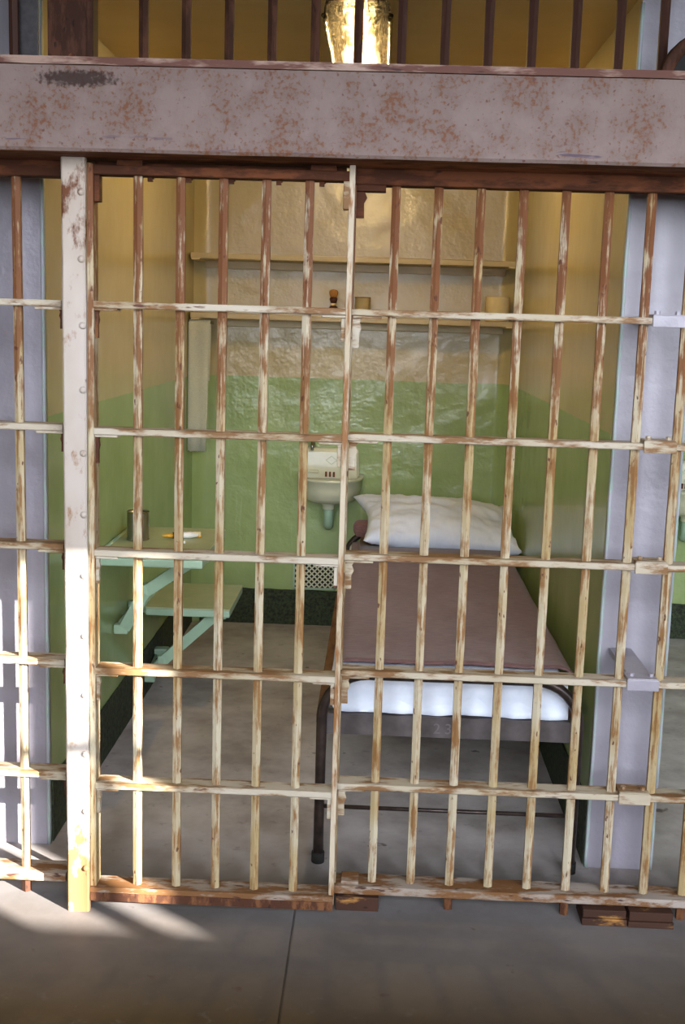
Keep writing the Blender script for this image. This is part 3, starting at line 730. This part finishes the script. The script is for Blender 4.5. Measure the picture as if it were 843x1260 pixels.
MB().cyl(P0-ax*0.042, P0-ax*0.006, 0.003, 0.008, 14).build('tip', M_YEL, t)
t = thing('toothbrush', (0.25, 1.19, TZ), 'yellow brush lying beside the white tube on the table', 'brush')
MB().box(0.215, 0.29, 1.163, 1.171, TZ+0.0006, TZ+0.007, 0, 0.002).build('handle', M_YEL, t)
MB().box(0.262, 0.288, 1.162, 1.172, TZ+0.0070, TZ+0.020, 0, 0.001).build('bristles', M_PAPER, t)
t = thing('lighter', (0.228, 1.045, TZ), 'tiny white stub with a red end on the table', 'lighter')
MB().box(0.232, 0.255, 1.040, 1.050, TZ+0.0004, TZ+0.009, 0, 0.002).build('body', M_WHT, t)
MB().box(0.224, 0.2325, 1.040, 1.050, TZ+0.0004, TZ+0.008, 0, 0.002).build('end_cap', M_RED, t)

# ------------------------------------------------------------------ bed
BX0, BX1, BY0, BY1 = 0.768, 1.470, 0.235, 2.36
bed = thing('iron_bed', ((BX0+BX1)/2, (BY0+BY1)/2, 0), 'narrow iron cot with a bent tube foot end, against the green wall', 'bed')
def loop(y, ztop):
    R_ = 0.125; pts = []
    for z in (0.0, 0.14, 0.28, ztop-R_): pts.append((BX0, y, z))
    for k in range(1, 9):
        a = math.pi/2*k/8; pts.append((BX0+R_*(1-math.cos(a)), y, ztop-R_+R_*math.sin(a)))
    for k in range(0, 9):
        a = math.pi/2*k/8; pts.append((BX1-R_+R_*math.sin(a), y, ztop-R_+R_*math.cos(a)))
    for z in (0.28, 0.14, 0.0): pts.append((BX1, y, z))
    return MB().tube(pts, 0.0145, 12)
lp = loop(BY0, 0.548).build('foot_end', M_TUBE, bed)
for x in (BX0, BX1): sub('rubber_foot', MB().cyl((x, BY0, 0), (x, BY0, 0.03), 0.018, n=14), M_DARK, lp)
loop(BY1, 0.56).build('head_end', M_TUBE, bed)
MB().cyl((BX0, BY0, 0.165), (BX1, BY0, 0.165), 0.006, n=10).build('cross_rod', M_TUBE, bed)
MB().cyl((BX0, BY1, 0.165), (BX1, BY1, 0.165), 0.006, n=10).build('cross_rod', M_TUBE, bed)
ft = MB(); ft.box(BX0+0.008, BX1-0.008, BY0+0.012, BY0+0.018, 0.372, 0.424); ft.box(BX0+0.008, BX1-0.008, BY0+0.012, BY0+0.055, 0.4242, 0.430)
fo = ft.build('foot_rail', M_BEDFR, bed)
MB().box(BX0+0.008, BX1-0.008, BY1-0.03, BY1-0.015, 0.375, 0.428).build('head_rail', M_BEDFR, bed)
for x in (BX0-0.016, BX1-0.012):
    MB().box(x, x+0.030, BY0+0.02, BY1-0.02, 0.396, 0.426, 0, 0.004).build('side_rail', M_BEDRUST, bed)
for k in range(8):
    y = 0.45 + 0.25*k; MB().box(BX0+0.01, BX1-0.01, y, y+0.022, 0.409, 0.413).build('spring_strip', M_BEDFR, bed)
tc = bpy.data.curves.new('stamped_number', 'FONT'); tc.body = '23'; tc.size = 0.042; tc.extrude = 0.0008; tc.space_character = 1.5
tob = bpy.data.objects.new('stamped_number_tmp', tc); C.objects.link(tob)
tob.rotation_euler = (math.pi/2, 0, 0); tob.location = (1.075, BY0+0.0115, 0.384)
bpy.context.view_layer.update()
dg = bpy.context.evaluated_depsgraph_get(); tme = bpy.data.meshes.new_from_object(tob.evaluated_get(dg)); tme.transform(tob.matrix_world); bpy.data.objects.remove(tob)
tme.materials.clear(); tme.materials.append(flat('worn_stamp', lin(92, 85, 85), 0.5))
tn = bpy.data.objects.new('stamped_number', tme); C.objects.link(tn); tn.parent = fo; tn.matrix_parent_inverse = parent_world(fo).inverted()

# mattress in its white sheet
mt = MB(); rings = []
def rrect(x0, x1, z0, z1, r, n=5):
    pts = []
    for (cx, cz, a0) in ((x1-r, z1-r, 0), (x0+r, z1-r, 90), (x0+r, z0+r, 180), (x1-r, z0+r, 270)):
        for k in range(n+1):
            a = math.radians(a0 + 90*k/n); pts.append((cx+r*math.cos(a), cz+r*math.sin(a)))
    return pts
NY = 64
for k in range(NY+1):
    u = k/NY; y = BY0+0.035 + (BY1-0.06-BY0-0.035)*(u**1.3)
    e = min(1.0, (y-(BY0+0.035))/0.05 + 0.03); e = math.sqrt(max(0.0, 1-(1-min(1, e))**2))
    zt = 0.468 + 0.052*e; zb = 0.4315 + 0.006*(1-e)
    ring = []
    for (x, z) in rrect(0.785+0.02*(1-e), 1.452-0.02*(1-e), zb, zt, 0.032*max(0.35, e)):
        q = mnoise.noise(Vector((x*9, y*7, z*9)))*0.007 + mnoise.noise(Vector((x*26, y*6, z*14)))*0.005
        ring.append((x + q*0.4, y + q*(1-e)*2, max(0.431, z + q)))
    rings.append(ring)
mt.loft(rings, 0); mo = mt.build('mattress', M_SHEET)
tag(mo, 'thin mattress in a white sheet on the iron cot', 'mattress')
hem = MB(); n = 80; vs = []; fs = []
for i in range(n+1):
    x = 0.80 + 0.645*i/n
    w1 = 0.006*mnoise.noise(Vector((x*22, 0, 1))); w2 = 0.010*mnoise.noise(Vector((x*9, 3, 1)))
    for j in range(7):
        v = j/6
        y = BY0+0.064 - 0.040*v**0.7 + 0.008*mnoise.noise(Vector((x*17+v, 5.5, v*2)))*(0.3+v) + w1*v
        z = 0.522 - 0.088*v**1.3 + (w2-0.002)*v*0.6
        vs.append((x, max(BY0+0.0205, y), max(0.4315, z)))
for i in range(n):
    for j in range(6): fs.append((i*7+j, (i+1)*7+j, (i+1)*7+j+1, i*7+j+1))
hem.add(vs, fs, 0, True); ho = hem.build('sheet_hem', M_SHEET, mo)
sd = ho.modifiers.new('thick', 'SOLIDIFY'); sd.thickness = 0.002

# brown blanket
bl = MB(); nx, ny = 46, 80; vs = []; fs = []
def blanket_pt(u, v):
    # u across (0 left .. 1 right), v along (0 foot .. 1 head)
    y = 0.412 + (2.28-0.412)*v + 0.012*mnoise.noise(Vector((u*6, 0, 2)))*(1-v)
    s_ = -0.045 + 0.74*u
    xx = 0.795 + s_ - 0.0
    if s_ < 0.02:      # turned down over the open side
        d = 0.02 - s_; x = 0.803 + 0.012*mnoise.noise(Vector((y*11, 1, 1)))*min(1, d*20); z = 0.522 - d*(0.9)
    else:
        x = 0.795 + s_; z = 0.5255
    if x > 1.44: z -= (x-1.44)**2*14
    x = min(x, 1.488)
    z += 0.004*mnoise.noise(Vector((x*7, y*3, 0))) + 0.002*mnoise.noise(Vector((x*19, y*9, 4))) + 0.006*math.exp(-((v-0.0)*30)**2)
    return (x, y, z)
for j in range(ny+1):
    for i in range(nx+1): vs.append(blanket_pt(i/nx, j/ny))
for j in range(ny):
    for i in range(nx): fs.append((j*(nx+1)+i, j*(nx+1)+i+1, (j+1)*(nx+1)+i+1, (j+1)*(nx+1)+i))
bl.add(vs, fs, 0, True); bo = bl.build('wool_blanket', M_BLANK)
sd = bo.modifiers.new('thick', 'SOLIDIFY'); sd.thickness = 0.007; sd.offset = 1
tag(bo, 'brown wool blanket spread flat over the cot', 'blanket')
# turned-up strip of sheet that shows at the blanket's edge
# folded dark blanket under the pillow
fbt = thing('folded_blanket', (1.13, 2.2, 0.535), 'folded brown blanket under the pillow at the head of the cot', 'blanket')
for k in range(2):
    fb = MB(); rings = []
    for i in range(31):
        u = i/30; x = 0.835 + 0.60*u; q = 0.012*mnoise.noise(Vector((x*7, k*3.0, 0)))
        y0_ = 1.83 + 0.03*k + q; z0_ = 0.5365 + 0.0125*k
        rings.append([(x, y0_ + 0.008 - 0.0085*math.cos(math.radians(-90+22.5*t_)), z0_+0.006+0.0058*math.sin(math.radians(-90+22.5*t_))) for t_ in range(9)] + [(x, 2.30, z0_+0.0118), (x, 2.30, z0_+0.0003)])
    fb.loft(rings, 0); fb.build('fold', M_DARKB, fbt)
# rolled end that props the pillow against the head rail
rb = MB(); rings = []
for i in range(25):
    u = i/24; e = max(0.03, 1-abs(2*u-1)**3)**0.5; y = 2.225 + 0.11*u
    ring = []
    for (x, z) in rrect(0.800+0.02*(1-e), 0.905-0.02*(1-e), 0.5615, 0.5615+0.062*e+0.004, min(0.045*e+0.001, 0.026*e+0.0015), 6):
        ring.append((x, y, z + 0.004*mnoise.noise(Vector((x*8, y*8, 0)))*e))
    rings.append(ring)
rb.loft(rings, 0); rb.build('rolled_end', M_BLANK, fbt)

# pillow
def pillow_pt(u, v, side):
    t = (max(0, 1-u*u)**0.42)*(max(0, 1-v*v)**0.42)
    x = u*0.338*(1 - 0.075*(1-v*v)); y = v*0.222*(1 - 0.11*(1-u*u))
    if u < -0.6 and v > 0.1: x -= 0.045*((-u-0.6)/0.4)**2*((v-0.1)/0.9)**1.5      # loose corner of the case
    z = side*0.088*t
    edge = 1 - t
    q = mnoise.noise(Vector((u*2.6, v*3.1, side*2.0)))*0.018*t + mnoise.noise(Vector((u*8+v*3, v*5-u*2, side)))*0.011*(0.45+edge) + mnoise.noise(Vector((u*19, v*7, side*3)))*0.004*edge
    if abs(u) == 1 or abs(v) == 1: q = mnoise.noise(Vector((u*6, v*6, 1)))*0.010
    return Vector((x, y, z + q))
pw = MB(); N1, N2 = 56, 40
for side in (1, -1):
    vs = []; fs = []
    for j in range(N2+1):
        for i in range(N1+1): vs.append(pillow_pt(-1+2*i/N1, -1+2*j/N2, side))
    for j in range(N2):
        for i in range(N1):
            q = (j*(N1+1)+i, j*(N1+1)+i+1, (j+1)*(N1+1)+i+1, (j+1)*(N1+1)+i)
            fs.append(q if side > 0 else q[::-1])
    pw.add(vs, fs, 0, True)
mm = Matrix.Translation((1.176, 2.205, 0.634)) @ Matrix.Rotation(math.radians(2.5), 4, 'Z') @ Matrix.Rotation(math.radians(16), 4, 'X') @ Matrix.Rotation(math.radians(3.5), 4, 'Y')
pw.v = [tuple(mm @ Vector(v)) for v in pw.v]
po = pw.build('pillow', M_SHEET)
tag(po, 'plump white pillow at the head of the cot against the back wall', 'pillow')
